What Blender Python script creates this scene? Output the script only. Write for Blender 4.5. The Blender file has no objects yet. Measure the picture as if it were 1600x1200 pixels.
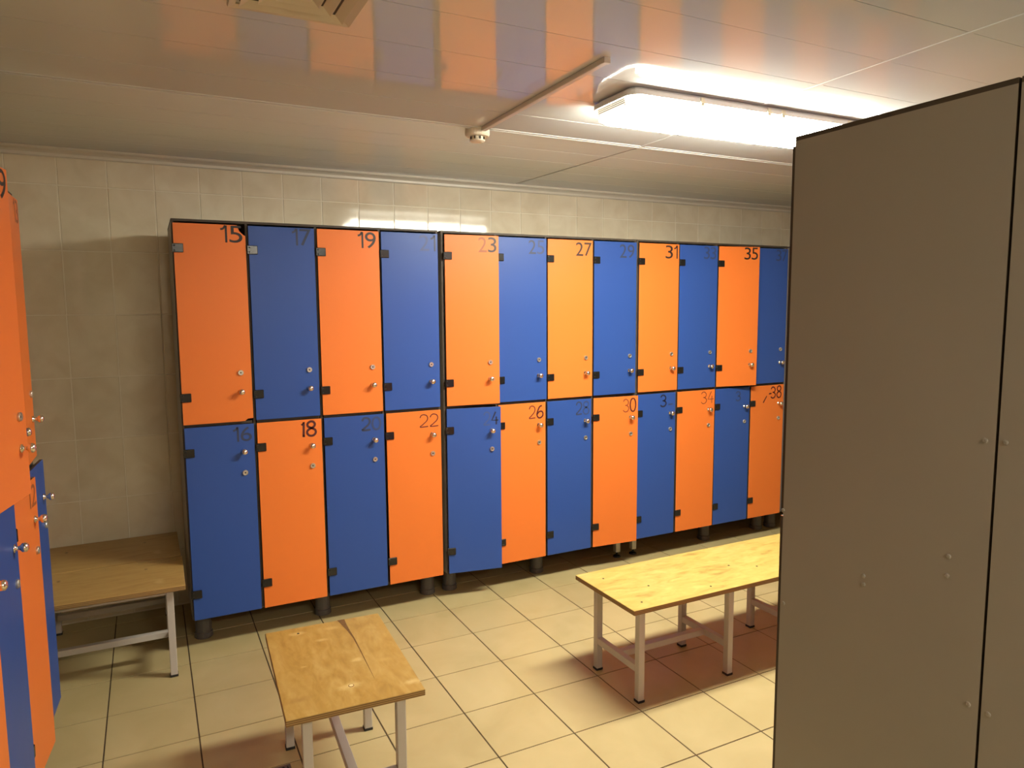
import bpy, bmesh, math, random
from mathutils import Vector, Matrix, Euler
random.seed(7)
scene = bpy.context.scene
C = scene.collection
PI = math.pi

# ------------------------------------------------------------------ camera, world, exposure
CAM = (-0.1129, -3.3832, 1.5261)
YAW, PITCH, ROLL = -0.469477, -0.104910, -0.006694
cam_d = bpy.data.cameras.new('camera')
cam_d.sensor_width = 36.0
cam_d.sensor_fit = 'HORIZONTAL'
cam_d.lens = 1119.894 / 1600 * 36
cam_d.clip_start = 0.02
cam_o = bpy.data.objects.new('camera', cam_d)
C.objects.link(cam_o)
cy, sy, cp, sp = math.cos(YAW), math.sin(YAW), math.cos(PITCH), math.sin(PITCH)
f_ = Vector((-sy * cp, cy * cp, sp)); r_ = Vector((cy, sy, 0)); u_ = r_.cross(f_)
r2 = math.cos(ROLL) * r_ + math.sin(ROLL) * u_
u2 = -math.sin(ROLL) * r_ + math.cos(ROLL) * u_
cam_o.matrix_world = Matrix(((r2.x, u2.x, -f_.x, CAM[0]), (r2.y, u2.y, -f_.y, CAM[1]), (r2.z, u2.z, -f_.z, CAM[2]), (0, 0, 0, 1)))
scene.camera = cam_o

world = bpy.data.worlds.new('world')
scene.world = world
world.use_nodes = True
world.node_tree.nodes['Background'].inputs[0].default_value = (0.9, 0.8, 0.6, 1)
world.node_tree.nodes['Background'].inputs[1].default_value = 0.0
scene.view_settings.view_transform = 'Standard'
scene.view_settings.look = 'None'
scene.view_settings.gamma = 1.0
scene.view_settings.use_curve_mapping = False
scene.view_settings.exposure = 0.0
HB, TT = 0.405, 0.020           # bench seat height, board thickness
LAMP_COLOR = (1.0, 0.96, 0.80)
LAMP_STRENGTH = 27.0
LAMP_SIDE_STRENGTH = 88.0
FILL_STRENGTH = 50.0
LAMP_END_STRENGTH = 3.0

# ------------------------------------------------------------------ materials
def new_mat(name):
    m = bpy.data.materials.new(name)
    m.use_nodes = True
    return m, m.node_tree.nodes, m.node_tree.links, m.node_tree.nodes['Principled BSDF']

def plain(name, col, rough=0.5, metal=0.0, spec=0.5, bump=0.0, bscale=60.0, vary=0.0, vscale=8.0):
    m, N, L, b = new_mat(name)
    b.inputs['Base Color'].default_value = (*col, 1)
    b.inputs['Roughness'].default_value = rough
    b.inputs['Metallic'].default_value = metal
    b.inputs['Specular IOR Level'].default_value = spec
    tc = N.new('ShaderNodeTexCoord')
    if bump:
        n = N.new('ShaderNodeTexNoise'); n.inputs['Scale'].default_value = bscale; n.inputs['Detail'].default_value = 3
        bp = N.new('ShaderNodeBump'); bp.inputs['Strength'].default_value = bump; bp.inputs['Distance'].default_value = 0.002
        L.new(tc.outputs['Object'], n.inputs['Vector']); L.new(n.outputs['Fac'], bp.inputs['Height']); L.new(bp.outputs['Normal'], b.inputs['Normal'])
    if vary:
        n2 = N.new('ShaderNodeTexNoise'); n2.inputs['Scale'].default_value = vscale; n2.inputs['Detail'].default_value = 4
        mx = N.new('ShaderNodeMix'); mx.data_type = 'RGBA'
        mx.inputs['A'].default_value = (*[c * (1 - vary) for c in col], 1)
        mx.inputs['B'].default_value = (*[min(1, c * (1 + vary)) for c in col], 1)
        L.new(tc.outputs['Object'], n2.inputs['Vector']); L.new(n2.outputs['Fac'], mx.inputs['Factor']); L.new(mx.outputs['Result'], b.inputs['Base Color'])
    return m

def tile_mat(name, c1, c2, rough, scale, bump, randv=0.04, spec=0.5):
    """glazed tile: cloudy two-tone colour, slight difference from tile to tile"""
    m, N, L, b = new_mat(name)
    tc = N.new('ShaderNodeTexCoord'); oi = N.new('ShaderNodeObjectInfo')
    geo = N.new('ShaderNodeNewGeometry')
    n = N.new('ShaderNodeTexNoise'); n.inputs['Scale'].default_value = scale; n.inputs['Detail'].default_value = 5; n.inputs['Distortion'].default_value = 0.6
    ramp = N.new('ShaderNodeValToRGB')
    ramp.color_ramp.elements[0].position = 0.34; ramp.color_ramp.elements[0].color = (*c1, 1)
    ramp.color_ramp.elements[1].position = 0.68; ramp.color_ramp.elements[1].color = (*c2, 1)
    L.new(geo.outputs['Position'], n.inputs['Vector']); L.new(n.outputs['Fac'], ramp.inputs['Fac'])
    hsv = N.new('ShaderNodeHueSaturation')
    mr = N.new('ShaderNodeMapRange'); mr.inputs['To Min'].default_value = 1 - randv; mr.inputs['To Max'].default_value = 1 + randv
    L.new(oi.outputs['Random'], mr.inputs['Value']); L.new(mr.outputs['Result'], hsv.inputs['Value'])
    L.new(ramp.outputs['Color'], hsv.inputs['Color']); L.new(hsv.outputs['Color'], b.inputs['Base Color'])
    b.inputs['Roughness'].default_value = rough
    b.inputs['Specular IOR Level'].default_value = spec
    if bump:
        n2 = N.new('ShaderNodeTexNoise'); n2.inputs['Scale'].default_value = 14; n2.inputs['Detail'].default_value = 2
        bp = N.new('ShaderNodeBump'); bp.inputs['Strength'].default_value = bump; bp.inputs['Distance'].default_value = 0.004
        L.new(geo.outputs['Position'], n2.inputs['Vector']); L.new(n2.outputs['Fac'], bp.inputs['Height']); L.new(bp.outputs['Normal'], b.inputs['Normal'])
    return m

def door_mat(name, col, rough):
    m, N, L, b = new_mat(name)
    geo = N.new('ShaderNodeNewGeometry'); oi = N.new('ShaderNodeObjectInfo')
    n = N.new('ShaderNodeTexNoise'); n.inputs['Scale'].default_value = 3.0; n.inputs['Detail'].default_value = 5
    L.new(geo.outputs['Position'], n.inputs['Vector'])
    mr = N.new('ShaderNodeMapRange'); mr.inputs['To Min'].default_value = rough - 0.05; mr.inputs['To Max'].default_value = rough + 0.07
    L.new(n.outputs['Fac'], mr.inputs['Value']); L.new(mr.outputs['Result'], b.inputs['Roughness'])
    b.inputs['Specular IOR Level'].default_value = 0.34
    hsv = N.new('ShaderNodeHueSaturation'); hsv.inputs['Color'].default_value = (*col, 1)
    mv = N.new('ShaderNodeMapRange'); mv.inputs['To Min'].default_value = 0.95; mv.inputs['To Max'].default_value = 1.05
    L.new(oi.outputs['Random'], mv.inputs['Value']); L.new(mv.outputs['Result'], hsv.inputs['Value']); L.new(hsv.outputs['Color'], b.inputs['Base Color'])
    n2 = N.new('ShaderNodeTexNoise'); n2.inputs['Scale'].default_value = 400.0
    bp = N.new('ShaderNodeBump'); bp.inputs['Strength'].default_value = 0.05; bp.inputs['Distance'].default_value = 0.001
    L.new(geo.outputs['Position'], n2.inputs['Vector']); L.new(n2.outputs['Fac'], bp.inputs['Height']); L.new(bp.outputs['Normal'], b.inputs['Normal'])
    return m

def wood_mat(name, dark, mid, light, seed, sx=2.2, sy=9.0, spots=()):
    """rotary-cut plywood face: stretched, distorted grain and cloudy patches"""
    m, N, L, b = new_mat(name)
    tc = N.new('ShaderNodeTexCoord')
    mp = N.new('ShaderNodeMapping'); mp.inputs['Scale'].default_value = (sx, sy, 2.0); mp.inputs['Location'].default_value = (seed * 3.1, seed * 1.7, seed)
    L.new(tc.outputs['Object'], mp.inputs['Vector'])
    n1 = N.new('ShaderNodeTexNoise'); n1.inputs['Scale'].default_value = 1.5; n1.inputs['Detail'].default_value = 6; n1.inputs['Distortion'].default_value = 2.2
    n2 = N.new('ShaderNodeTexNoise'); n2.inputs['Scale'].default_value = 5.0; n2.inputs['Detail'].default_value = 8; n2.inputs['Distortion'].default_value = 1.2
    L.new(mp.outputs['Vector'], n1.inputs['Vector']); L.new(mp.outputs['Vector'], n2.inputs['Vector'])
    ad = N.new('ShaderNodeMath'); ad.operation = 'MULTIPLY_ADD'; ad.inputs[1].default_value = 0.4
    sc2 = N.new('ShaderNodeMath'); sc2.operation = 'MULTIPLY'; sc2.inputs[1].default_value = 0.6
    L.new(n1.outputs['Fac'], sc2.inputs[0]); L.new(n2.outputs['Fac'], ad.inputs[0]); L.new(sc2.outputs[0], ad.inputs[2])
    ramp = N.new('ShaderNodeValToRGB')
    e = ramp.color_ramp.elements
    e[0].position = 0.30; e[0].color = (*dark, 1); e[1].position = 0.68; e[1].color = (*light, 1)
    k = e.new(0.45); k.color = (*mid, 1)
    L.new(ad.outputs[0], ramp.inputs['Fac'])
    out = ramp.outputs['Color']
    for px_, py_, rad, tint in spots:                 # pale or dark flares in the veneer round knots
        sub = N.new('ShaderNodeVectorMath'); sub.operation = 'SUBTRACT'; sub.inputs[1].default_value = (px_, py_, HB)
        L.new(tc.outputs['Object'], sub.inputs[0])
        msc = N.new('ShaderNodeVectorMath'); msc.operation = 'MULTIPLY'; msc.inputs[1].default_value = (1.5, 0.8, 0.3)
        L.new(sub.outputs[0], msc.inputs[0])
        ln_ = N.new('ShaderNodeVectorMath'); ln_.operation = 'LENGTH'; L.new(msc.outputs[0], ln_.inputs[0])
        nz = N.new('ShaderNodeTexNoise'); nz.inputs['Scale'].default_value = 38; nz.inputs['Detail'].default_value = 4
        L.new(tc.outputs['Object'], nz.inputs['Vector'])
        am = N.new('ShaderNodeMath'); am.operation = 'MULTIPLY_ADD'; am.inputs[1].default_value = -rad * 1.4
        L.new(nz.outputs['Fac'], am.inputs[0]); L.new(ln_.outputs['Value'], am.inputs[2])
        mr = N.new('ShaderNodeMapRange'); mr.interpolation_type = 'SMOOTHSTEP'
        mr.inputs['From Min'].default_value = -rad * 0.7; mr.inputs['From Max'].default_value = rad * 0.3; mr.inputs['To Min'].default_value = 0.75; mr.inputs['To Max'].default_value = 0.0
        L.new(am.outputs[0], mr.inputs['Value'])
        mx = N.new('ShaderNodeMix'); mx.data_type = 'RGBA'; mx.inputs['B'].default_value = (*tint, 1)
        L.new(mr.outputs['Result'], mx.inputs['Factor']); L.new(out, mx.inputs['A']); out = mx.outputs['Result']
    L.new(out, b.inputs['Base Color'])
    b.inputs['Roughness'].default_value = 0.36
    bp = N.new('ShaderNodeBump'); bp.inputs['Strength'].default_value = 0.15; bp.inputs['Distance'].default_value = 0.002
    L.new(n2.outputs['Fac'], bp.inputs['Height']); L.new(bp.outputs['Normal'], b.inputs['Normal'])
    return m

def ply_edge_mat(name, a, bcol):
    m, N, L, b = new_mat(name)
    tc = N.new('ShaderNodeTexCoord')
    sep = N.new('ShaderNodeSeparateXYZ'); L.new(tc.outputs['Object'], sep.inputs[0])
    mul = N.new('ShaderNodeMath'); mul.operation = 'MULTIPLY'; mul.inputs[1].default_value = 2 * PI / 0.006
    sn = N.new('ShaderNodeMath'); sn.operation = 'SINE'
    L.new(sep.outputs['Z'], mul.inputs[0]); L.new(mul.outputs[0], sn.inputs[0])
    ramp = N.new('ShaderNodeValToRGB'); ramp.color_ramp.elements[0].position = 0.3; ramp.color_ramp.elements[1].position = 0.7
    ramp.color_ramp.elements[0].color = (*a, 1); ramp.color_ramp.elements[1].color = (*bcol, 1)
    L.new(sn.outputs[0], ramp.inputs['Fac']); L.new(ramp.outputs['Color'], b.inputs['Base Color'])
    b.inputs['Roughness'].default_value = 0.6
    return m

def ceil_mat(name, col):
    """glossy PVC ceiling panel: long faint wave along the panel, fine scratches"""
    m, N, L, b = new_mat(name)
    geo = N.new('ShaderNodeNewGeometry')
    mp = N.new('ShaderNodeMapping'); mp.inputs['Scale'].default_value = (1.0, 9.0, 1.0)
    L.new(geo.outputs['Position'], mp.inputs['Vector'])
    n = N.new('ShaderNodeTexNoise'); n.inputs['Scale'].default_value = 1.2; n.inputs['Detail'].default_value = 2
    L.new(mp.outputs['Vector'], n.inputs['Vector'])
    mp2 = N.new('ShaderNodeMapping'); mp2.inputs['Scale'].default_value = (2.0, 60.0, 1.0)
    L.new(geo.outputs['Position'], mp2.inputs['Vector'])
    n2 = N.new('ShaderNodeTexNoise'); n2.inputs['Scale'].default_value = 3.0; n2.inputs['Detail'].default_value = 3
    L.new(mp2.outputs['Vector'], n2.inputs['Vector'])
    bp = N.new('ShaderNodeBump'); bp.inputs['Strength'].default_value = 0.12; bp.inputs['Distance'].default_value = 0.004
    bp2 = N.new('ShaderNodeBump'); bp2.inputs['Strength'].default_value = 0.06; bp2.inputs['Distance'].default_value = 0.001
    L.new(n.outputs['Fac'], bp.inputs['Height']); L.new(n2.outputs['Fac'], bp2.inputs['Height']); L.new(bp.outputs['Normal'], bp2.inputs['Normal']); L.new(bp2.outputs['Normal'], b.inputs['Normal'])
    b.inputs['Base Color'].default_value = (*col, 1)
    b.inputs['Roughness'].default_value = 0.055
    b.inputs['Specular IOR Level'].default_value = 0.40
    return m

def emit_mat(name, col, s):
    m, N, L, b = new_mat(name)
    b.inputs['Base Color'].default_value = (0.9, 0.9, 0.86, 1)
    b.inputs['Roughness'].default_value = 0.25
    b.inputs['Emission Color'].default_value = (*col, 1)
    b.inputs['Emission Strength'].default_value = s
    return m

M = {}
M['orange'] = door_mat('orange_laminate', (0.74, 0.185, 0.032), 0.40)
M['blue'] = door_mat('blue_laminate', (0.026, 0.076, 0.31), 0.38)
M['laminate'] = plain('grey_brown_laminate', (0.275, 0.25, 0.215), 0.45, vary=0.06, vscale=3, bump=0.04, bscale=300)
M['core'] = plain('dark_board_core', (0.052, 0.038, 0.026), 0.6, vary=0.3, vscale=30)
M['inner'] = plain('locker_inside', (0.16, 0.13, 0.10), 0.7)
M['hinge'] = plain('black_hinge_plastic', (0.010, 0.010, 0.010), 0.22, bump=0.02, bscale=200)
M['chrome'] = plain('chrome', (0.85, 0.80, 0.72), 0.13, 1.0)
M['satin'] = plain('satin_nickel', (0.62, 0.60, 0.55), 0.36, 0.9)
M['slot'] = plain('dark_keyhole', (0.01, 0.01, 0.01), 0.6)
M['foot'] = plain('dark_grey_leg', (0.085, 0.078, 0.075), 0.45)
M['steel_leg'] = plain('pale_steel_leg', (0.55, 0.52, 0.46), 0.35, 0.3)
M['wall_tile'] = tile_mat('beige_wall_tile', (0.72, 0.635, 0.475), (0.80, 0.73, 0.575), 0.07, 7.0, 0.03, 0.03)
M['wall_grout'] = plain('pale_grout', (0.82, 0.76, 0.62), 0.5)
M['floor_tile'] = tile_mat('sand_floor_tile', (0.425, 0.342, 0.165), (0.48, 0.392, 0.20), 0.42, 4.0, 0.02, 0.03, 0.35)
M['floor_grout'] = plain('dark_floor_grout', (0.07, 0.045, 0.022), 0.9)
M['plaster'] = plain('plain_wall', (0.55, 0.47, 0.35), 0.6, vary=0.06)
M['ceil'] = ceil_mat('pvc_ceiling', (0.62, 0.65, 0.65))
M['ceil_gap'] = plain('ceiling_gap', (0.20, 0.17, 0.13), 0.8)
M['white_trim'] = plain('white_plastic_trim', (0.68, 0.64, 0.54), 0.3)
M['white_plastic'] = plain('ivory_plastic', (0.74, 0.70, 0.56), 0.35)
M['conduit'] = plain('grey_cable_duct', (0.62, 0.57, 0.50), 0.4)
M['housing'] = plain('grey_fixture_base', (0.72, 0.72, 0.72), 0.45)
M['lamp'] = emit_mat('lit_diffuser', LAMP_COLOR, LAMP_STRENGTH)
M['lamp_end'] = emit_mat('dim_diffuser_end', LAMP_COLOR, 1.2)
M['lamp_side'] = emit_mat('lit_diffuser_side', LAMP_COLOR, LAMP_SIDE_STRENGTH)
M['lamp_fill'] = emit_mat('fill_diffuser', (1.0, 0.93, 0.78), FILL_STRENGTH)  # glow of the added fill light behind the camera
M['frame'] = plain('light_grey_paint', (0.47, 0.44, 0.40), 0.38, vary=0.05, vscale=12, bump=0.05, bscale=80)
M['rubber'] = plain('black_rubber', (0.015, 0.013, 0.012), 0.7)
M['ply_edge'] = ply_edge_mat('plywood_edge', (0.20, 0.11, 0.035), (0.42, 0.27, 0.10))
M['wood_near'] = wood_mat('plywood_amber', (0.31, 0.175, 0.034), (0.405, 0.245, 0.052), (0.50, 0.335, 0.10), 3.0, 2.6, 7.0, [(-.181, -.003, .042, (.66, .49, .19)), (.245, .094, .030, (.62, .44, .16)), (.161, .029, .022, (.60, .42, .15)), (-.005, .11, .014, (.62, .44, .16)), (-.03, -.053, .024, (.64, .46, .17)), (-.235, -.178, .036, (.68, .52, .22)), (.24, -.02, .03, (.58, .39, .13)), (-.063, -.133, .03, (.52, .34, .10)), (-.2, .15, .04, (.33, .18, .04))])
M['wood_long'] = wood_mat('plywood_pale', (0.30, 0.205, 0.05), (0.45, 0.33, 0.085), (0.56, 0.43, 0.13), 9.0, 3.0, 8.0)
M['wood_wall'] = wood_mat('plywood_brown', (0.34, 0.20, 0.055), (0.42, 0.255, 0.075), (0.48, 0.31, 0.105), 5.0, 2.2, 9.0, [(-.177, .086, .016, (.07, .035, .01)), (.148, .079, .015, (.13, .065, .02)), (.2, -.1, .04, (.56, .39, .15))])
M['crack'] = plain('dark_split', (0.15, 0.072, 0.018), 0.8, vary=0.5, vscale=90)
M['knot'] = plain('pale_knot', (0.86, 0.66, 0.32), 0.35)
M['vent'] = plain('vent_plastic', (0.62, 0.56, 0.44), 0.4)
M['vent_dark'] = plain('vent_duct', (0.06, 0.045, 0.03), 0.8)
M['drain'] = plain('drain_metal', (0.16, 0.13, 0.12), 0.4, 0.6)
M['back'] = plain('locker_back', (0.25, 0.21, 0.17), 0.6)

def ink(col):
    k = 'ink_%d_%d_%d' % tuple(int(c * 999) for c in col)
    if k not in M:
        M[k] = plain(k, col, 0.5)
    return M[k]

# ------------------------------------------------------------------ mesh helpers
def link(name, mesh, parent=None, loc=(0, 0, 0), rot=(0, 0, 0)):
    o = bpy.data.objects.new(name, mesh)
    C.objects.link(o)
    o.location = loc; o.rotation_euler = rot
    if parent is not None:
        o.parent = parent
    return o

def to_mesh(bm, name, mats, smooth=False):
    bmesh.ops.recalc_face_normals(bm, faces=bm.faces)
    me = bpy.data.meshes.new(name)
    bm.to_mesh(me); bm.free()
    for m in mats:
        me.materials.append(m)
    if smooth:
        for p in me.polygons:
            p.use_smooth = True
    return me

def box(bm, x0, x1, y0, y1, z0, z1, mi=0, ei=None, bev=0.0):
    """box into bm; ei = material index of the narrow (edge) faces"""
    vs = [bm.verts.new(v) for v in ((x0, y0, z0), (x1, y0, z0), (x1, y1, z0), (x0, y1, z0), (x0, y0, z1), (x1, y0, z1), (x1, y1, z1), (x0, y1, z1))]
    d = (x1 - x0, y1 - y0, z1 - z0); thin = d.index(min(d))
    fs = []
    for idx, ax in (((0, 1, 2, 3), 2), ((4, 7, 6, 5), 2), ((0, 4, 5, 1), 1), ((2, 6, 7, 3), 1), ((1, 5, 6, 2), 0), ((0, 3, 7, 4), 0)):
        f = bm.faces.new([vs[i] for i in idx])
        f.material_index = mi if (ei is None or ax == thin) else ei
        fs.append(f)
    if bev:
        es = list({e for f in fs for e in f.edges})
        bmesh.ops.bevel(bm, geom=es, offset=bev, segments=1, affect='EDGES', profile=0.5)
    return fs

def box_mesh(name, dims, mats, ei=None, bev=0.0):
    bm = bmesh.new()
    box(bm, *dims, 0, ei, bev)
    return to_mesh(bm, name, mats)

def lathe(bm, prof, seg=20, axis='Z', c=(0, 0, 0), mi=0):
    """profile [(radius, height)] turned about an axis through c"""
    rings = []
    def pt(r, h, a):
        x, y = r * math.cos(a), r * math.sin(a)
        p = {'Z': (x, y, h), 'Y': (x, h, y), 'X': (h, x, y)}[axis]
        return (p[0] + c[0], p[1] + c[1], p[2] + c[2])
    for r, h in prof:
        if r < 1e-6:
            rings.append([bm.verts.new(pt(0, h, 0))])
        else:
            rings.append([bm.verts.new(pt(r, h, 2 * PI * i / seg)) for i in range(seg)])
    for a, b in zip(rings, rings[1:]):
        for i in range(seg):
            j = (i + 1) % seg
            if len(a) == 1 and len(b) == 1: continue
            if len(a) == 1: f = bm.faces.new((a[0], b[i], b[j]))
            elif len(b) == 1: f = bm.faces.new((a[i], a[j], b[0]))
            else: f = bm.faces.new((a[i], a[j], b[j], b[i]))
            f.material_index = mi

def prism(bm, pts, y0, y1, mi=0, ei=None):
    """polygon in xz extruded along y"""
    a = [bm.verts.new((x, y0, z)) for x, z in pts]; b = [bm.verts.new((x, y1, z)) for x, z in pts]
    f = bm.faces.new(a); f.material_index = mi
    f = bm.faces.new(b[::-1]); f.material_index = mi
    n = len(pts)
    for i in range(n):
        f = bm.faces.new((a[i], b[i], b[(i + 1) % n], a[(i + 1) % n])); f.material_index = mi if ei is None else ei

def empty(name, loc, rz=0.0, label=None, cat=None, group=None):
    o = bpy.data.objects.new(name, None); C.objects.link(o)
    o.empty_display_size = 0.1
    o.location = loc; o.rotation_euler = (0, 0, rz)
    if label: tag(o, label, cat, group)
    return o

def tag(o, label, cat, group=None):
    o['label'] = label; o['category'] = cat
    if group: o['group'] = group

def struct(o):
    o['kind'] = 'structure'; return o

# ------------------------------------------------------------------ room shell
X0, X1, YB, YF = -1.09, 5.2, 0.614, -5.0
ZC = 2.25                      # ceiling in front of the joint strip
YK, ZB = -0.66, 2.278          # joint strip; ceiling height at the back wall
slope = math.atan2(ZB - ZC, YB - YK)
SAG = 0.0088                   # the panels sag slightly towards the joint strip
zc = lambda y: ZC + (YK - y) * SAG if y < YK else ZC + (y - YK) * math.tan(slope)

floor = struct(link('floor', box_mesh('floor', (X0 - .1, X1 + .1, YF - .1, YB + .1, -0.12, -0.002), [M['floor_grout']])))
TF, FX, FY = 0.302, 0.5809, -0.0957

def tile_mesh(name, w, h, t, ch, mats, axis):
    """thin tile with a chamfered rim; axis 'Z' lies flat (top at 0), 'Y' stands (front at 0)"""
    bm = bmesh.new()
    def P(a, b, d): return (a, b, -d) if axis == 'Z' else (a, d, b)
    o = [bm.verts.new(P(*p, t)) for p in ((0, 0), (w, 0), (w, h), (0, h))]
    i = [bm.verts.new(P(*p, 0)) for p in ((ch, ch), (w - ch, ch), (w - ch, h - ch), (ch, h - ch))]
    bm.faces.new(i)
    for k in range(4):
        bm.faces.new((o[k], o[(k + 1) % 4], i[(k + 1) % 4], i[k]))
    me = bpy.data.meshes.new(name)
    if axis == 'Z':
        pass
    bm.normal_update()
    for f in bm.faces:
        n = f.normal
        if (axis == 'Z' and n.z < 0) or (axis == 'Y' and n.y > 0): f.normal_flip()
    bm.to_mesh(me); bm.free()
    for m in mats: me.materials.append(m)
    return me

J = 0.0038
ft = tile_mesh('floor_tile', TF - J, TF - J, 0.0035, 0.0010, [M['floor_tile']], 'Z')
rest = bmesh.new()
for c in range(-6, 17):
    for r in range(-2, 18):
        x = FX + c * TF + J / 2; y = FY - r * TF + J / 2
        xa, xb = max(x, X0), min(x + TF - J, X1); ya, yb = max(y, YF), min(y + TF - J, YB)
        if xb - xa < 0.02 or yb - ya < 0.02: continue
        full = (xb - xa > TF - J - 1e-4) and (yb - ya > TF - J - 1e-4)
        if full and x < 4.0 and y > -2.1:
            link('floor_tile', ft, floor, (x, y, 0))
        else:
            box(rest, xa, xb, ya, yb, -0.0035, 0.0)
o = link('floor_tile_field', to_mesh(rest, 'floor_tile_field', [M['floor_tile']]), floor); o['kind'] = 'stuff'

wall_back = struct(link('wall_back', box_mesh('wall_back', (X0 - .1, X1 + .1, YB + 0.002, YB + .12, -0.1, 2.45), [M['wall_grout']])))
TW, TH, TX, TZ = 0.20259, 0.30102, 0.15869, 2.11127
WJ = 0.0036
wt = tile_mesh('wall_tile', TW - WJ, TH - WJ, 0.004, 0.0018, [M['wall_tile']], 'Y')
wt_top = tile_mesh('wall_tile_top', TW - WJ, 0.165, 0.004, 0.0018, [M['wall_tile']], 'Y')
rest = bmesh.new()
for c in range(-7, 26):
    x = TX + c * TW + WJ / 2
    for r in range(0, 8):
        z = TZ - r * TH + WJ / 2
        xa, xb = max(x, X0), min(x + TW - WJ, X1)
        if xb - xa < 0.02: continue
        full = xb - xa > TW - WJ - 1e-4
        if full and ((r < 2 and x < 4.6) or x < 0.06):
            t = link('wall_tile', wt_top if r == 0 else wt, wall_back, (x, YB, z))
            t.rotation_euler = (random.gauss(0, 0.0022), 0, random.gauss(0, 0.0018))
        else:
            box(rest, xa, xb, YB, YB + .004, z, z + (0.165 if r == 0 else TH - WJ))
o = link('wall_tile_field', to_mesh(rest, 'wall_tile_field', [M['wall_tile']]), wall_back); o['kind'] = 'stuff'
struct(link('wall_left', box_mesh('wall_left', (X0 - .12, X0, YF - .1, YB + .1, -0.1, 2.45), [M['plaster']])))
struct(link('wall_right', box_mesh('wall_right', (X1, X1 + .12, YF - .1, YB + .1, -0.1, 2.45), [M['plaster']])))
struct(link('wall_front', box_mesh('wall_front', (X0 - .1, X1 + .1, YF - .12, YF, -0.1, 2.45), [M['plaster']])))

# ceiling: slab with PVC panels hung under it; the strip next to the back wall rises slightly
ceiling = struct(link('ceiling', box_mesh('ceiling', (X0 - .1, X1 + .1, YF - .1, YB + .1, 2.33, 2.45), [M['ceil_gap']])))
XJ = 1.925
PW = 0.245
def panel_mesh(name, length, width):
    bm = bmesh.new()
    g = 0.0016
    ys = [(0.0, 0.010), (0.0, 0.0), (width - g, 0.0), (width, 0.0035), (width, 0.010)]
    a = [bm.verts.new((0, y, z)) for y, z in ys]; b = [bm.verts.new((length, y, z)) for y, z in ys]
    for i in range(len(ys) - 1):
        bm.faces.new((a[i], a[i + 1], b[i + 1], b[i]))
    bm.faces.new((a[0], b[0], b[4], a[4]))
    bm.faces.new(a); bm.faces.new(b[::-1])
    return to_mesh(bm, name, [M['ceil']])
pm_l = panel_mesh('ceiling_panel_left', XJ - 0.006 - X0, PW - 0.0006)
pm_r = panel_mesh('ceiling_panel_right', X1 - XJ - 0.006, PW - 0.0006)
y = YK - 0.004
for k in range(18):
    y -= PW
    for me, x in ((pm_l, X0), (pm_r, XJ + 0.006)):
        link('ceiling_panel', me, ceiling, (x, y, zc(y)), (-SAG + random.gauss(0, 0.0008), 0, 0))
y = 0.012
while y < (YB - YK) - 0.02:
    w = min(PW, (YB - YK) / math.cos(slope) - y) - 0.0006
    for x, ln in ((X0, XJ - 0.006 - X0), (XJ + 0.006, X1 - XJ - 0.006)):
        me = (pm_l if x == X0 else pm_r) if w > PW - 0.002 else panel_mesh('ceiling_panel_end', ln, w)
        link('ceiling_panel', me, ceiling, (x, YK + y * math.cos(slope), ZC + y * math.sin(slope)), (slope + random.gauss(0, 0.0008), 0, 0))
    y += PW
# joint strips and cornice
bm = bmesh.new(); box(bm, XJ - 0.009, XJ + 0.009, YF - YK, 0, -0.0022, 0.012, bev=0.001)
struct(link('trim_1', to_mesh(bm, 'trim_1', [M['ceil']]), None, (0, YK, ZC), (-SAG, 0, 0)))
bm = bmesh.new(); box(bm, XJ - 0.0062, XJ + 0.0062, 0, (YB - YK), 0.002, 0.012)
struct(link('trim_2', to_mesh(bm, 'trim_2', [M['ceil_gap']]), None, (0, YK, ZC), (slope, 0, 0)))
bm = bmesh.new()
box(bm, X0, X1, YK - 0.006, YK + 0.010, ZC - 0.0032, ZC + 0.012, bev=0.0012)
box(bm, X0, X1, YK - 0.026, YK - 0.010, ZC - 0.0016, ZC + 0.012, bev=0.0006)
struct(link('trim_3', to_mesh(bm, 'trim_3', [M['ceil']])))
bm = bmesh.new()
prof = [(0.614, 2.236), (0.606, 2.236), (0.601, 2.240), (0.600, 2.252), (0.590, 2.262), (0.578, 2.264), (0.574, 2.268), (0.574, 2.279), (0.614, 2.279)]
a = [bm.verts.new((X0, y, z)) for y, z in prof]; b = [bm.verts.new((X1, y, z)) for y, z in prof]
for i in range(len(prof)):
    j = (i + 1) % len(prof); bm.faces.new((a[i], a[j], b[j], b[i]))
bm.faces.new(a); bm.faces.new(b[::-1])
struct(link('trim_4', to_mesh(bm, 'trim_4', [M['white_trim']])))

# ------------------------------------------------------------------ ceiling light
lamp = empty('ceiling_or_fill_light', (1.972, -1.272, zc(-1.272)), -0.018, 'long white fluorescent ceiling light, switched on, behind the tall grey end panel', 'light')
def round_rect(w, d, r, ch=5):
    pts = []
    for cx_, cy_, a0 in ((w / 2 - r, d / 2 - r, 0), (-w / 2 + r, d / 2 - r, PI / 2), (-w / 2 + r, -d / 2 + r, PI), (w / 2 - r, -d / 2 + r, 1.5 * PI)):
        for i in range(ch + 1):
            a = a0 + PI / 2 * i / ch
            pts.append((cx_ + r * math.cos(a), cy_ + r * math.sin(a)))
    return pts
def loft(bm, loops, cap0=True, cap1=True, mi=0):
    R = [[bm.verts.new((x, y, z)) for x, y in pts] for pts, z in loops]
    for a, b in zip(R, R[1:]):
        n = len(a)
        for i in range(n):
            f = bm.faces.new((a[i], a[(i + 1) % n], b[(i + 1) % n], b[i])); f.material_index = mi
    if cap0: bm.faces.new(R[0]).material_index = mi
    if cap1: bm.faces.new(R[-1][::-1]).material_index = mi
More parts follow.
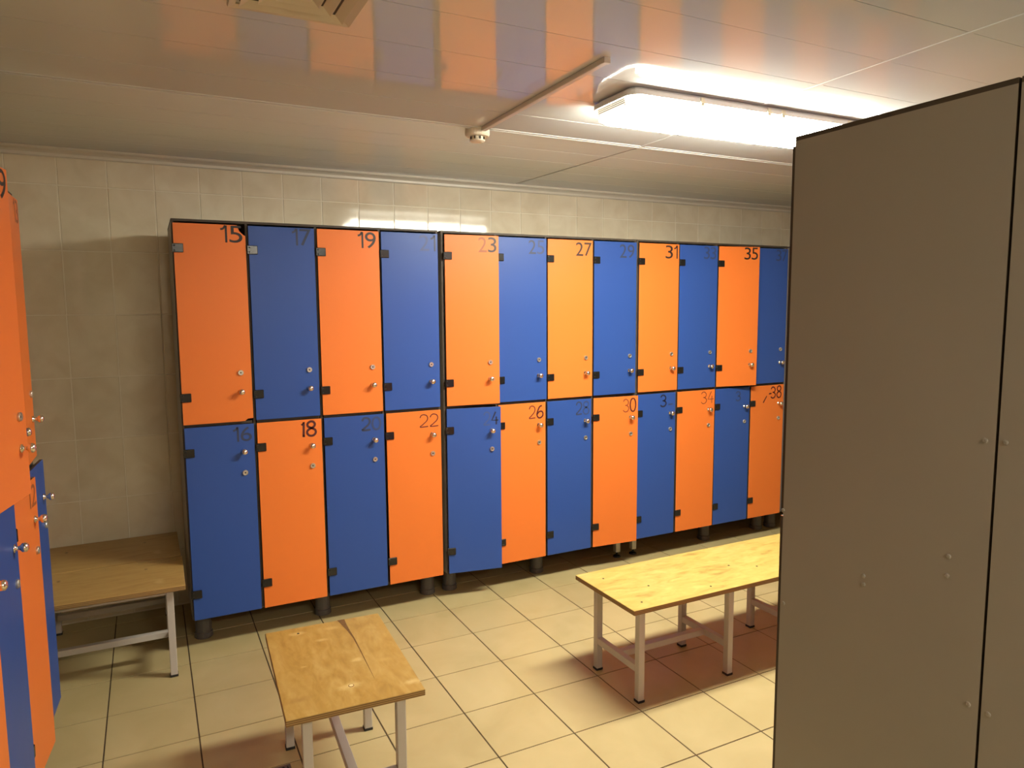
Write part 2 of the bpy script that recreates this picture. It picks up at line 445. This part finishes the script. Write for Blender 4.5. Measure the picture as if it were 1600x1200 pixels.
LW, LD = 1.25, 0.262
bm = bmesh.new()
loft(bm, [(round_rect(LW - .03, LD - .03, .035), -0.001), (round_rect(LW - .03, LD - .03, .035), -0.011), (round_rect(LW, LD, .045), -0.012), (round_rect(LW, LD, .045), -0.028)])
HOUS = link('housing', to_mesh(bm, 'housing', [M['housing']]), lamp)
bm = bmesh.new()
loft(bm, [(round_rect(LW - .010, LD - .010, .045), -0.0285), (round_rect(LW - .014, LD - .014, .045), -0.040), (round_rect(LW - .022, LD - .022, .05), -0.064), (round_rect(LW - .05, LD - .05, .05), -0.074)])
for f in bm.faces:
    cx_ = f.calc_center_median()
    if abs(cx_.x) > LW / 2 - 0.034 and cx_.z > -0.067:
        f.material_index = 1
    elif f.normal.z > -0.7:
        f.material_index = 2
DIFF = link('diffuser', to_mesh(bm, 'diffuser', [M['lamp'], M['lamp_end'], M['lamp_side']]), lamp)
bm = bmesh.new()
for i in range(6):
    z = -0.032 - i * 0.0058
    ins = 0.008 + (i / 6) ** 1.5 * 0.010
    box(bm, -LW / 2 + ins - 0.0025, -LW / 2 + ins + 0.001, -LD / 2 + 0.05, LD / 2 - 0.05, z - 0.0032, z)
link('end_rib', to_mesh(bm, 'end_rib', [M['white_plastic']]), lamp)
for x in (-0.33, -0.02, 0.05, 0.4):
    bm = bmesh.new()
    box(bm, x - 0.008, x + 0.008, -LD / 2 - 0.004, -LD / 2 + 0.004, -0.038, -0.010, bev=0.001)
    box(bm, x - 0.012, x + 0.012, -LD / 2 - 0.007, -LD / 2 - 0.001, -0.030, -0.024, bev=0.001)
    link('clip', to_mesh(bm, 'clip', [M['white_plastic']]), lamp)

# unseen fill light added behind the camera to lift shadows, copied from the fixture
fill_lamp = empty('ceiling_or_fill_light', (0.9, -4.35, zc(-4.35)), 0.0, 'unseen fill light added behind the viewer to lift the shadows', 'light')
h2 = HOUS.copy(); C.objects.link(h2); h2.parent = fill_lamp
d2 = DIFF.copy(); d2.data = DIFF.data.copy(); d2.data.materials[0] = M['lamp_fill']; d2.data.materials[2] = M['lamp_fill']; C.objects.link(d2); d2.parent = fill_lamp

# ------------------------------------------------------------------ lockers
W = 0.30
ZT, ZM, ZBOT = 1.905, 1.0247, 0.1485
TD = 0.012                      # door thickness; door fronts at y = 0 of the unit

def hinge_mesh():
    bm = bmesh.new()
    box(bm, -0.004, 0.041, -0.007, 0.0, -0.019, 0.019, 0, None, 0.0022)
    for z in (-0.010, 0.010):
        lathe(bm, [(0, -0.0082), (0.0035, -0.0078), (0.0035, -0.006)], 8, 'Y', (0.006, 0, z), 1)
    return to_mesh(bm, 'hinge', [M['hinge'], M['slot']])
def knob_mesh():
    bm = bmesh.new()
    lathe(bm, [(0, 0.0), (0.010, 0.0), (0.010, -0.003), (0.0052, -0.005), (0.0045, -0.012), (0.0065, -0.015), (0.0108, -0.019), (0.0118, -0.024), (0.0105, -0.029), (0.006, -0.0325), (0, -0.0335)], 18, 'Y')
    bmesh.ops.scale(bm, vec=(1.14, 1.05, 1.14), verts=bm.verts)
    return to_mesh(bm, 'knob', [M['chrome']], True)
def lock_mesh():
    bm = bmesh.new()
    lathe(bm, [(0.0105, 0.0), (0.0105, -0.004), (0.0095, -0.0055), (0.0070, -0.0055), (0.0068, -0.0035), (0, -0.0035)], 18, 'Y')
    lathe(bm, [(0.0030, -0.0030), (0.0030, -0.0042), (0, -0.0042)], 10, 'Y', (0, 0, 0), 1)
    bmesh.ops.scale(bm, vec=(1.16, 1.2, 1.16), verts=bm.verts)
    return to_mesh(bm, 'lock', [M['satin'], M['slot']])
HINGE, KNOB, LOCK = hinge_mesh(), knob_mesh(), lock_mesh()

# thin hand-painted numerals as strokes in a unit box
STROKES = {
    '1': [[(.25, .78), (.72, 1), (.62, .0)], [(.38, .0), (.88, .0)]],
    'I': [[(.82, 0), (.82, 1)], [(.02, .765), (.36, .80), (.58, .88), (.74, 1.0)]],
    '2': [[(.05, .75), (.2, .95), (.5, 1), (.8, .9), (.9, .68), (.75, .45), (.35, .2), (.05, 0), (.95, .02)]],
    '3': [[(.08, .82), (.3, .98), (.62, .98), (.88, .82), (.85, .62), (.6, .52), (.38, .52)], [(.6, .52), (.9, .38), (.95, .2), (.72, .03), (.35, 0), (.05, .14)]],
    '4': [[(.62, 1), (.04, .34), (1, .34)], [(.72, .62), (.70, 0)]],
    '6': [[(.8, .98), (.45, .9), (.15, .55), (.05, .25), (.25, .02), (.6, 0), (.9, .15), (.92, .38), (.7, .52), (.35, .48), (.1, .3)]],
    '8': [[(.5, .53), (.15, .66), (.12, .86), (.4, 1), (.7, .98), (.88, .82), (.8, .64), (.5, .53), (.12, .38), (.05, .18), (.3, 0), (.7, 0), (.95, .18), (.88, .4), (.5, .53)]],
    '0': [[(.5, 1), (.2, .88), (.05, .5), (.2, .12), (.5, 0), (.8, .12), (.95, .5), (.8, .88), (.5, 1)]],
    '-': [[(0, .5), (1, .6)]],
    '/': [[(0, 0), (1, 1)]],
    '_': [[(0, .1), (1, .12)]],
}
def smooth_path(pts, n=4):
    out = []
    for i in range(len(pts) - 1):
        p0 = pts[max(i - 1, 0)]; p1 = pts[i]; p2 = pts[i + 1]; p3 = pts[min(i + 2, len(pts) - 1)]
        for k in range(n):
            t = k / n
            out.append(tuple(0.5 * (2 * p1[a] + (p2[a] - p0[a]) * t + (2 * p0[a] - 5 * p1[a] + 4 * p2[a] - p3[a]) * t * t + (3 * p1[a] - p0[a] - 3 * p2[a] + p3[a]) * t ** 3) for a in (0, 1)))
    out.append(pts[-1])
    return out
def stroke_char(bm, ch, b, wd, y, mi, lift=0.0):
    x0, z0, x1, z1 = b
    for path in STROKES[ch]:
        sharp = ch in '14-/_I' or len(path) <= 2
        pts = path if sharp else smooth_path(path)
        pts = [(x0 + p[0] * (x1 - x0), z0 + p[1] * (z1 - z0)) for p in pts]
        L_, R_ = [], []
        for i, p in enumerate(pts):
            a = pts[max(i - 1, 0)]; c = pts[min(i + 1, len(pts) - 1)]
            dx, dz = c[0] - a[0], c[1] - a[1]; l = math.hypot(dx, dz) or 1
            nx, nz = -dz / l * wd / 2, dx / l * wd / 2
            L_.append(bm.verts.new((p[0] + nx, y - lift, p[1] + nz))); R_.append(bm.verts.new((p[0] - nx, y - lift, p[1] - nz)))
        for i in range(len(pts) - 1):
            f = bm.faces.new((L_[i], R_[i], R_[i + 1], L_[i + 1])); f.material_index = mi

_glyph = {}
def glyph(ch):
    """outline numeral from the built-in font as (verts, faces) in a unit box"""
    if ch not in _glyph:
        cu = bpy.data.curves.new('numeral', 'FONT'); cu.body = ch; cu.resolution_u = 5; cu.offset = 0.0
        ob = bpy.data.objects.new('numeral', cu); C.objects.link(ob)
        bpy.context.view_layer.update()
        dg = bpy.context.evaluated_depsgraph_get()
        me = bpy.data.meshes.new_from_object(ob.evaluated_get(dg))
        vs = [(v.co.x, v.co.y) for v in me.vertices]; fs = [tuple(p.vertices) for p in me.polygons]
        xa, xb = min(v[0] for v in vs), max(v[0] for v in vs); za, zb = min(v[1] for v in vs), max(v[1] for v in vs)
        _glyph[ch] = ([((v[0] - xa) / (xb - xa), (v[1] - za) / (zb - za)) for v in vs], fs)
        C.objects.unlink(ob); bpy.data.objects.remove(ob); bpy.data.curves.remove(cu); bpy.data.meshes.remove(me)
    return _glyph[ch]
def glyph_char(bm, ch, b, y, mi):
    x0, z0, x1, z1 = b
    vs, fs = glyph(ch)
    V = [bm.verts.new((x0 + v[0] * (x1 - x0), y, z0 + v[1] * (z1 - z0))) for v in vs]
    for f in fs:
        try: bm.faces.new([V[i] for i in f]).material_index = mi
        except ValueError: pass

def split_box(s, b):
    """boxes of the numerals of s side by side in b"""
    x0, z0, x1, z1 = b
    wts = [0.52 if c == '1' else 1.0 for c in s]
    gap = 0.14
    tot = sum(wts) + gap * (len(s) - 1)
    out, x = [], x0
    for w_ in wts:
        dx = (x1 - x0) * w_ / tot
        out.append((x, z0, x + dx, z1)); x += dx + (x1 - x0) * gap / tot
    return out

K_ = (0.016, 0.009, 0.008)         # black lettering
KB = (0.030, 0.017, 0.013)
FADE = (0.30, 0.09, 0.025)         # worn print on orange
RED = (0.075, 0.010, 0.010)        # dark red paint
THIN = (0.21, 0.045, 0.015)
B1 = (0.026, 0.038, 0.090)         # worn print on blue
B2 = (0.028, 0.050, 0.145)
B3 = (0.038, 0.070, 0.215)
# number -> list of (char, style, colour, box or None); style g = print, s<mm> = brush
NUM = {
    15: ('g', (.192, 1.820, .282, 1.893), [K_, K_]),
    17: ('g', (.193, 1.817, .278, 1.892), [B1, (0.014, 0.026, 0.07)]),
    19: ('g', (.194, 1.815, .281, 1.890), [K_, K_]),
    21: ('g', (.199, 1.811, .284, 1.888), [B3, B1]),
    23: ('g', (.190, 1.812, .288, 1.888), [FADE, KB]),
    25: ('g', (.189, 1.813, .284, 1.886), [B1, B2]),
    27: ('g', (.182, 1.811, .285, 1.884), [KB, KB]),
    29: ('g', (.174, 1.808, .275, 1.883), [B1, B1]),
    31: ('g', (.195, 1.812, .286, 1.888), [KB, KB]),
    33: ('g', (.187, 1.816, .284, 1.890), [B2, B2]),
    35: ('g', (.188, 1.818, .286, 1.892), [K_, K_]),
    37: ('g', (.188, 1.818, .286, 1.890), [B2, B2]),
    9: ('g', (.232, 1.815, .284, 1.892), [K_]),
    13: ('g', (.195, 1.815, .284, 1.890), [FADE, FADE]),
    12: ('g', (.195, .935, .284, 1.003), [FADE, FADE]),
    16: ('g', (.205, .940, .284, 1.006), [B1, B1]),
    18: ('s.0105', (.198, .941, .270, 1.007), [RED, RED]),
    20: ('s.0100', (.188, .944, .282, 1.004), [B1, B2]),
    22: ('s.0055', (.182, .936, .284, .998), [(0.12, .02, .012), (0.12, .02, .012)]),
    24: ('s.0075', (.205, .925, .284, .992), [B3, (0.010, 0.014, 0.04)]),
    26: ('s.0062', (.187, .933, .276, 1.000), [(0.14, .025, .014), RED]),
    28: ('s.0075', (.186, .933, .273, 1.002), [B1, B2]),
    30: ('s.0058', (.195, .927, .284, 1.000), [THIN, RED]),
    34: ('s.0055', (.186, .934, .288, 1.006), [THIN, (0.15, .035, .014)]),
}
def number_mesh(n):
    bm = bmesh.new(); mats = []
    def mi(col):
        m = ink(col)
        if m not in mats: mats.append(m)
        return mats.index(m)
    Y = -0.0006
    if n == 32:
        stroke_char(bm, '3', (.172, .937, .218, 1.005), .0095, Y, mi((0.010, 0.014, 0.045)))
        stroke_char(bm, '_', (.232, .945, .268, .965), .008, Y, mi(B2))
    elif n == 36:
        stroke_char(bm, '3', (.172, .934, .214, .992), .008, Y, mi(B2))
    elif n == 38:
        stroke_char(bm, '3', (.176, .932, .220, 1.004), .0085, Y, mi(RED))
        stroke_char(bm, '8', (.230, .934, .272, 1.008), .0085, Y, mi(RED), 0.0002)
        stroke_char(bm, '-', (.160, .950, .184, .972), .0085, Y, mi(RED), 0.0002)
        stroke_char(bm, '/', (.112, .905, .142, .948), .008, Y, mi(RED))
    elif n in NUM:
        st, b, cols = NUM[n]
        s = str(n)
        for k, (ch, bb) in enumerate(zip(s, split_box(s, b))):
            if st == 'g' and ch == '1':
                stroke_char(bm, 'I', bb, .0088, Y, mi(cols[k]), 0.0002 * k)
            elif st == 'g': glyph_char(bm, ch, bb, Y, mi(cols[k]))
            else:
                if n == 30 and k == 1: stroke_char(bm, ch, (bb[0], bb[1], bb[2], bb[3] + .004), .0085, Y, mi(cols[k]))
                elif n == 26 and k == 1: stroke_char(bm, ch, bb, .0085, Y, mi(cols[k]))
                else: stroke_char(bm, ch, bb, float(st[1:]), Y, mi(cols[k]), 0.0002 * k)
    else:
        bm.free(); return None
    me = bpy.data.meshes.new('number'); bm.normal_update()
    for f in bm.faces:
        if f.normal.y > 0: f.normal_flip()
    bm.to_mesh(me); bm.free()
    for m in mats: me.materials.append(m)
    return me

def door(unit, n, col, upper, colour, l, r, ang=0.0, chips=False):
    """one locker door: panel hung at its left edge, hinges, knob, lock, number"""
    z0, z1 = (ZM + 0.007, ZT - 0.009) if upper else (ZBOT, ZM - 0.007)
    w = r - l
    bm = bmesh.new()
    if chips:                                        # broken top and bottom corner
        pts = [(0, z0), (w - 0.036, z0), (w - 0.024, z0 + 0.010), (w, z0 + 0.012), (w, z1 - 0.046), (w - 0.010, z1 - 0.040), (w - 0.024, z1 - 0.026), (w - 0.031, z1 - 0.008), (w - 0.034, z1), (0, z1)]
        prism(bm, pts, 0, TD, 0, 1)
    else:
        box(bm, 0, w, 0, TD, z0, z1, 0, 1, 0.0012)
    me = to_mesh(bm, 'door', [M[colour], M['core']])
    for p in me.polygons:                            # bevel rim keeps the face colour
        if abs(p.normal.y) > 0.3: p.material_index = 0
    d = link('door', me, unit, (col * W + l, 0, 0), (0, 0, -ang))
    d['label'] = '%s laminate door%s' % (colour, '' if n is None else ' number %d' % n) if n in NUM or n in (32, 36, 38) else '%s laminate door' % colour
    hz = (1.791, 1.150) if upper else (0.906, 0.268)
    for z in hz:
        link('hinge', HINGE, d, (-0.004, 0, z))
    kx = 0.248 - l
    kz, lz = (1.165, 1.250) if upper else (0.895, 0.797)
    link('knob', KNOB, d, (kx, 0, kz))['label'] = 'round chrome knob'
    link('lock', LOCK, d, (kx + 0.001, 0, lz), (0, random.uniform(-.5, .5), 0))['label'] = 'small round chrome keyhole lock'
    me = number_mesh(n) if n is not None else None
    if me is not None:
        k = link('number', me, d, (-l, 0, 0))
    return d

def locker_unit(origin, rz, label, cols, legs, group='locker units', screws=(), depth=0.485):
    """cols: per column ((n, colour, l, r, angle, chips) upper, (...) lower)"""
    u = empty('locker_unit', origin, rz, label, 'locker', group)
    nc = len(cols); ww = nc * W
    y0, y1 = TD + 0.002, depth
    t = 0.010
    for k, x in enumerate((0.0, ww - t)):
        s = link('side_panel', box_mesh('side_panel', (x, x + t, y0, y1, ZBOT, ZT), [M['laminate'], M['core']], 1), u)
        for (yy, zz, sd) in screws:
            if sd == k:
                bm = bmesh.new()
                xx = x if k == 0 else x + t
                lathe(bm, [(0.0052, 0), (0.0046, -0.0018 if k == 0 else 0.0018), (0.0018, -0.0026 if k == 0 else 0.0026), (0, -0.0018 if k == 0 else 0.0018)], 10, 'X', (xx, yy, zz))
                link('screw', to_mesh(bm, 'screw', [M['laminate']]), s)
    link('top_panel', box_mesh('top_panel', (0, ww, y0, y1, ZT, ZT + 0.010), [M['laminate'], M['core']], 1), u)
    bm = bmesh.new()
    for i in range(1, nc):
        box(bm, i * W - t / 2, i * W + t / 2, y0, y1 - 0.006, ZBOT + t, ZT - 0.001, 0, 1)
    box(bm, t, ww - t, y0, y1 - 0.006, ZBOT, ZBOT + t, 0, 1)
    for i in range(nc):
        box(bm, i * W + t, (i + 1) * W - t, y0, y1 - 0.006, ZM - t / 2, ZM + t / 2, 0, 1)
    link('divider_frame', to_mesh(bm, 'divider_frame', [M['inner'], M['core']]), u)
    link('back_panel', box_mesh('back_panel', (t, ww - t, y1 - 0.005, y1, ZBOT + t, ZT - 0.001), [M['back']]), u)
    for (x, yy, kind) in legs:
        bm = bmesh.new()
        if kind == 'round':
            lathe(bm, [(0, ZBOT - 0.001), (0.030, ZBOT - 0.001), (0.036, ZBOT - 0.012), (0.036, 0.030), (0.040, 0.026), (0.041, 0.003), (0.038, 0.0), (0, 0.0)], 22, 'Z', (x, yy, 0))
            link('leg', to_mesh(bm, 'leg', [M['foot']]), u)
        else:
            box(bm, x - 0.016, x + 0.016, yy - 0.016, yy + 0.016, 0.032, ZBOT - 0.001, bev=0.002)
            lg = link('leg', to_mesh(bm, 'leg', [M['steel_leg']]), u); lg['label'] = 'square pale metal leg'
            bm = bmesh.new()
            lathe(bm, [(0, 0.033), (0.007, 0.033), (0.007, 0.014), (0.012, 0.012), (0.022, 0.008), (0.024, 0.0), (0, 0.0)], 16, 'Z', (x, yy, 0))
            link('adjustable_foot', to_mesh(bm, 'adjustable_foot', [M['hinge']]), lg)
    for i, (up, lo) in enumerate(cols):
        for spec, is_up in ((up, True), (lo, False)):
            n, colr, l, r, ang, chips = (list(spec) + [None] * 6)[:6]
            door(u, n, colr, i, is_up, None or colr, l or 0.006, r or 0.294, ang or 0.0, bool(chips)) if False else \
                door(u, n, i, is_up, colr, 0.006 if l is None else l, 0.294 if r is None else r, ang or 0.0, bool(chips))
    return u

OR, BL = 'orange', 'blue'
R_ = lambda *xs: [(x, 0.165, 'round') for x in xs] + [(x, 0.43, 'round') for x in xs]
locker_unit((0, 0, 0), 0, 'orange and blue locker unit numbered 15 to 22, left end of the long row', [
    ((15, OR, .006, .294, 0, True), (16, BL, .007, .294)),
    ((17, BL, .006, .292), (18, OR, .007, .296)),
    ((19, OR, .005, .296), (20, BL, .008, .298)),
    ((21, BL, .006, .295), (22, OR, .010, .296))], R_(.050, .605, 1.165))
locker_unit((1.218, 0, 0), 0, 'orange and blue locker unit numbered 23 to 30, in the middle of the long row', [
    ((23, OR, .013, .300, .105), (24, BL, .010, .298, .170)),
    ((25, BL, .004, .298), (26, OR, .004, .290)),
    ((27, OR, .006, .293), (28, BL, .002, .288)),
    ((29, BL, .003, .292), (30, OR, .003, .298, .075))], [(.075, .165, 'round'), (.62, .165, 'round'), (1.178, .150, 'steel')] + [(x, .43, 'round') for x in (.075, .62, 1.15)])
locker_unit((2.422, 0, 0), 0, 'orange and blue locker unit numbered 31 to 38, right end of the long row', [
    ((31, OR, .008, .297), (32, BL, .004, .288)),
    ((33, BL, .004, .298), (34, OR, .003, .298)),
    ((35, OR, .008, .300, .165), (36, BL, .004, .292)),
    ((37, BL, .004, .294), (38, OR, .004, .294))], [(.095, .150, 'steel'), (.68, .165, 'round'), (1.15, .165, 'round')] + [(x, .43, 'round') for x in (.095, .68, 1.15)])
locker_unit((3.640, 0, 0), 0, 'last locker unit of the long row, past door 38, almost hidden by the grey panel', [
    ((None, OR), (None, BL)), ((None, BL), (None, OR)), ((None, OR), (None, BL)), ((None, BL), (None, OR))], R_(.06, .6, 1.14))
# left wall row: local x runs towards the back wall
XL = -0.475
locker_unit((XL, -0.462 - 4 * W, 0), PI / 2, 'orange and blue lockers on the left wall, door 9 ajar, at the picture edge', [
    ((None, BL), (None, OR, .006, .294, .03)),
    ((9, OR, .006, .296, .195), (None, BL, .006, .294, .05)),
    ((None, BL, .006, .294, .0), (12, OR, .006, .294, .10)),
    ((13, OR, .006, .296), (None, BL, .006, .294, .058))], R_(.05, .6, 1.15))
# back-to-back lockers whose tall grey end panels fill the right side
scr = [(0.014, 1.034, 1), (0.024, .803, 1), (0.238, .945, 1), (0.239, .926, 1), (0.418, 1.045, 1), (0.417, 1.006, 1), (0.472, 1.280, 1), (0.471, .771, 1)]
XE, YE = 1.243, -2.150
locker_unit((XE + 4 * W, YE, 0), PI, 'tall grey-brown locker end panel filling the right side, nearest the long bench', [
    ((None, OR), (None, BL)), ((None, BL), (None, OR)), ((None, OR), (None, BL)), ((None, BL), (None, OR))], R_(.06, .6, 1.14), screws=scr, depth=0.490)
scr = [(0.478, 1.282, 0), (0.477, .770, 0)]
locker_unit((XE, YE - 0.495 - 0.490, 0), 0, 'second grey-brown locker end panel behind the dark seam, at the right picture edge', [
    ((None, OR), (None, BL)), ((None, BL), (None, OR)), ((None, OR), (None, BL)), ((None, BL), (None, OR))], R_(.06, .6, 1.14), screws=scr, depth=0.490)

# ------------------------------------------------------------------ benches
def bench(loc, rz, label, length, width, frames, wood, marks=(), inset=0.048):
    """bench: plywood seat on welded square-tube frames; local x along the seat"""
    b = empty('bench', loc, rz, label, 'bench', 'plywood changing-room benches')
    bm = bmesh.new()
    fs = box(bm, -length / 2, length / 2, -width / 2, width / 2, HB - TT, HB, 0, 1, 0.0015)
    me = to_mesh(bm, 'seat', [M[wood], M['ply_edge']])
    for p in me.polygons:
        p.material_index = 0 if abs(p.normal.z) > 0.5 else 1
    seat = link('seat', me, b); seat['label'] = 'varnished plywood seat board'
    s = 0.028
    ya = width / 2 - inset
    top = HB - TT - 0.0005
    for xa, xb in frames:
        for x in (xa, xb):
            sx = 1 if x == xa else -1
            for yy in (-ya, ya):
                sg = 1 if yy < 0 else -1
                bm = bmesh.new()
                box(bm, min(x, x + sx * s), max(x, x + sx * s), min(yy, yy + sg * s), max(yy, yy + sg * s), 0.008, top - 0.001, bev=0.002)
                lg = link('leg', to_mesh(bm, 'leg', [M['frame']]), b)
                bm = bmesh.new()
                box(bm, min(x, x + sx * s) - .0015, max(x, x + sx * s) + .0015, min(yy, yy + sg * s) - .0015, max(yy, yy + sg * s) + .0015, 0.0, 0.010, bev=0.001)
                link('rubber_foot', to_mesh(bm, 'rubber_foot', [M['rubber']]), lg)
            # cross rail and low stretcher of this end
            for nm, z0, z1 in (('rail', top - 0.026, top), ('stretcher', 0.118, 0.146)):
                bm = bmesh.new()
                box(bm, min(x, x + sx * s) + .001, max(x, x + sx * s) - .001, -ya + s, ya - s, z0, z1, bev=0.0015)
                link(nm, to_mesh(bm, nm, [M['frame']]), b)
        for yy in (-ya, ya):
            sg = 1 if yy < 0 else -1
            bm = bmesh.new()
            box(bm, xa + s, xb - s, min(yy, yy + sg * s) + .001, max(yy, yy + sg * s) - .001, top - 0.026, top, bev=0.0015)
            link('rail', to_mesh(bm, 'rail', [M['frame']]), b)
        bm = bmesh.new()
        box(bm, xa + s, xb - s, -s / 2, s / 2, 0.119, 0.145, bev=0.0015)
        link('stretcher', to_mesh(bm, 'stretcher', [M['frame']]), b)
    for kind, x, yy in marks:
        bm = bmesh.new()
        if kind == 'screw':
            lathe(bm, [(0.0045, HB), (0.0042, HB + 0.0006), (0.0020, HB + 0.0002), (0, HB + 0.0002)], 10, 'Z', (x, yy, 0))
            link('screw', to_mesh(bm, 'screw', [M['slot']]), seat)
        elif kind == 'knot':
            lathe(bm, [(0.0088, HB), (0.0080, HB + 0.0006), (0.0066, HB + 0.0006)], 16, 'Z', (x, yy, 0), 1)
            lathe(bm, [(0.0066, HB + 0.0006), (0, HB + 0.0007)], 16, 'Z', (x, yy, 0), 0)
            link('knot', to_mesh(bm, 'knot', [M['knot'], M['crack']]), seat)
        elif kind == 'split':
            ln = [(0.2935, 0.026), (0.26, 0.018), (0.20, 0.009), (0.13, 0.005), (0.04, 0.0036), (-0.06, 0.0024), (-0.17, 0.0008)]
            L_ = [bm.verts.new((a, yy + max(0, a - .12) * .08 + w / 2, HB + 0.0004)) for a, w in ln]
            Q = [bm.verts.new((a, yy + max(0, a - .12) * .08 - w / 2, HB + 0.0004)) for a, w in ln]
            for i in range(len(ln) - 1): bm.faces.new((L_[i], Q[i], Q[i + 1], L_[i + 1]))
            link('split', to_mesh(bm, 'split', [M['crack']]), seat)
    return b

bench((0.382, -1.159, 0), math.radians(87.2), 'small square-seated plywood bench standing alone in the foreground', 0.588, 0.398, [(-0.25, 0.25)], 'wood_near',
      [('split', 0, -0.076), ('knot', -0.181, -0.003), ('screw', 0.245, 0.094)])
bench((2.190, -1.098, 0), 0.0, 'long pale plywood bench running under the ceiling light, cut off by the grey panel', 1.49, 0.412, [(-0.684, -0.202), (0.188, 0.67)], 'wood_long',
      [('screw', -0.664, 0.117), ('screw', -0.670, -0.152), ('screw', -0.546, -0.033), ('screw', -0.328, -0.155), ('screw', -0.095, -0.011), ('screw', 0.005, -0.076)])
bench((-0.322, -0.037, 0), -0.01, 'corner bench in front of its twin, between the left lockers and locker 16', 0.592, 0.396, [(-0.25, 0.25)], 'wood_wall')
bench((-0.326, 0.370, 0), 0.006, 'corner bench pushed against the tiled wall, behind its twin', 0.592, 0.400, [(-0.25, 0.25)], 'wood_wall', [])

# ------------------------------------------------------------------ small ceiling and floor fittings
sd = empty('smoke_detector', (1.128, -0.640, ZC), 0, 'small round ivory smoke detector at the end of the cable duct', 'smoke detector')
bm = bmesh.new(); lathe(bm, [(0, 0.004), (0.048, 0.004), (0.050, -0.004), (0.050, -0.020), (0.046, -0.028), (0, -0.028)], 28)
link('base', to_mesh(bm, 'base', [M['white_plastic']], False), sd)
bm = bmesh.new(); lathe(bm, [(0, -0.028), (0.026, -0.028), (0.026, -0.040), (0.032, -0.041), (0.031, -0.046), (0.022, -0.050), (0, -0.051)], 24)
link('sensor_head', to_mesh(bm, 'sensor_head', [M['white_plastic']]), sd)
bm = bmesh.new()
for k in range(8):
    a = k * PI / 4
    box(bm, -0.002, 0.002, 0.0262, 0.031, -0.040, -0.029)
    bmesh.ops.rotate(bm, verts=bm.verts[-8:], cent=(0, 0, 0), matrix=Matrix.Rotation(a, 3, 'Z'))
link('grille_rib', to_mesh(bm, 'grille_rib', [M['vent_dark']]), sd)

cd = empty('cable_duct', (1.132, -0.690, ZC), 0, 'slim cable duct on the ceiling from the smoke detector towards the light', 'cable duct')
bm = bmesh.new(); box(bm, -0.010, 0.010, -0.860, 0.0, -0.016, 0.0, bev=0.0015)
cd.rotation_euler = (-SAG, 0, 0)
link('duct_body', to_mesh(bm, 'duct_body', [M['conduit']]), cd)
bm = bmesh.new(); box(bm, -0.0112, 0.0112, -0.872, -0.858, -0.0175, 0.0, bev=0.001)
link('end_cap', to_mesh(bm, 'end_cap', [M['conduit']]), cd)

vt = empty('air_vent', (0.246, -1.618, zc(-1.618)), 0, 'square ceiling air diffuser with sloping vanes, at the top picture edge', 'air vent')
def ring(bm, s0, z0, s1, z1, th):
    def lp(s, z): return [bm.verts.new(p) for p in ((-s, -s, z), (s, -s, z), (s, s, z), (-s, s, z))]
    a, b, c, d = lp(s0, z0), lp(s1, z1), lp(s1 - th, z1 + th * .3), lp(s0 - th, z0 + th * .3)
    for p, q in ((a, b), (b, c), (c, d), (d, a)):
        for i in range(4): bm.faces.new((p[i], p[(i + 1) % 4], q[(i + 1) % 4], q[i]))
bm = bmesh.new(); ring(bm, 0.148, 0.0, 0.146, -0.010, 0.016)
link('frame', to_mesh(bm, 'frame', [M['vent']]), vt)
for s in (0.124, 0.086, 0.050):
    bm = bmesh.new(); ring(bm, s, -0.015, s - 0.022, -0.003, 0.002)
    link('vane', to_mesh(bm, 'vane', [M['vent']]), vt)
bm = bmesh.new(); box(bm, -0.026, 0.026, -0.026, 0.026, -0.013, -0.009, bev=0.001)
link('centre_plate', to_mesh(bm, 'centre_plate', [M['vent']]), vt)
link('duct_throat', box_mesh('duct_throat', (-0.122, 0.122, -0.122, 0.122, -0.0016, -0.0006), [M['vent_dark']]), vt)

dr = empty('floor_drain', (0.190, -1.062, 0), 0, 'small dark floor drain grate under the foreground bench', 'drain')
bm = bmesh.new()
for a in ((-.05, .05, -.05, -.042), (-.05, .05, .042, .05), (-.05, -.042, -.042, .042), (.042, .05, -.042, .042)): box(bm, *a, 0.0003, 0.0028)
link('rim', to_mesh(bm, 'rim', [M['drain']]), dr)
link('well', box_mesh('well', (-.042, .042, -.042, .042, 0.0002, 0.0008), [M['slot']]), dr)
for k in range(5):
    link('bar', box_mesh('bar', (-.034 + k * .017 - .004, -.034 + k * .017 + .004, -.042, .042, 0.0008, 0.0026), [M['drain']]), dr)
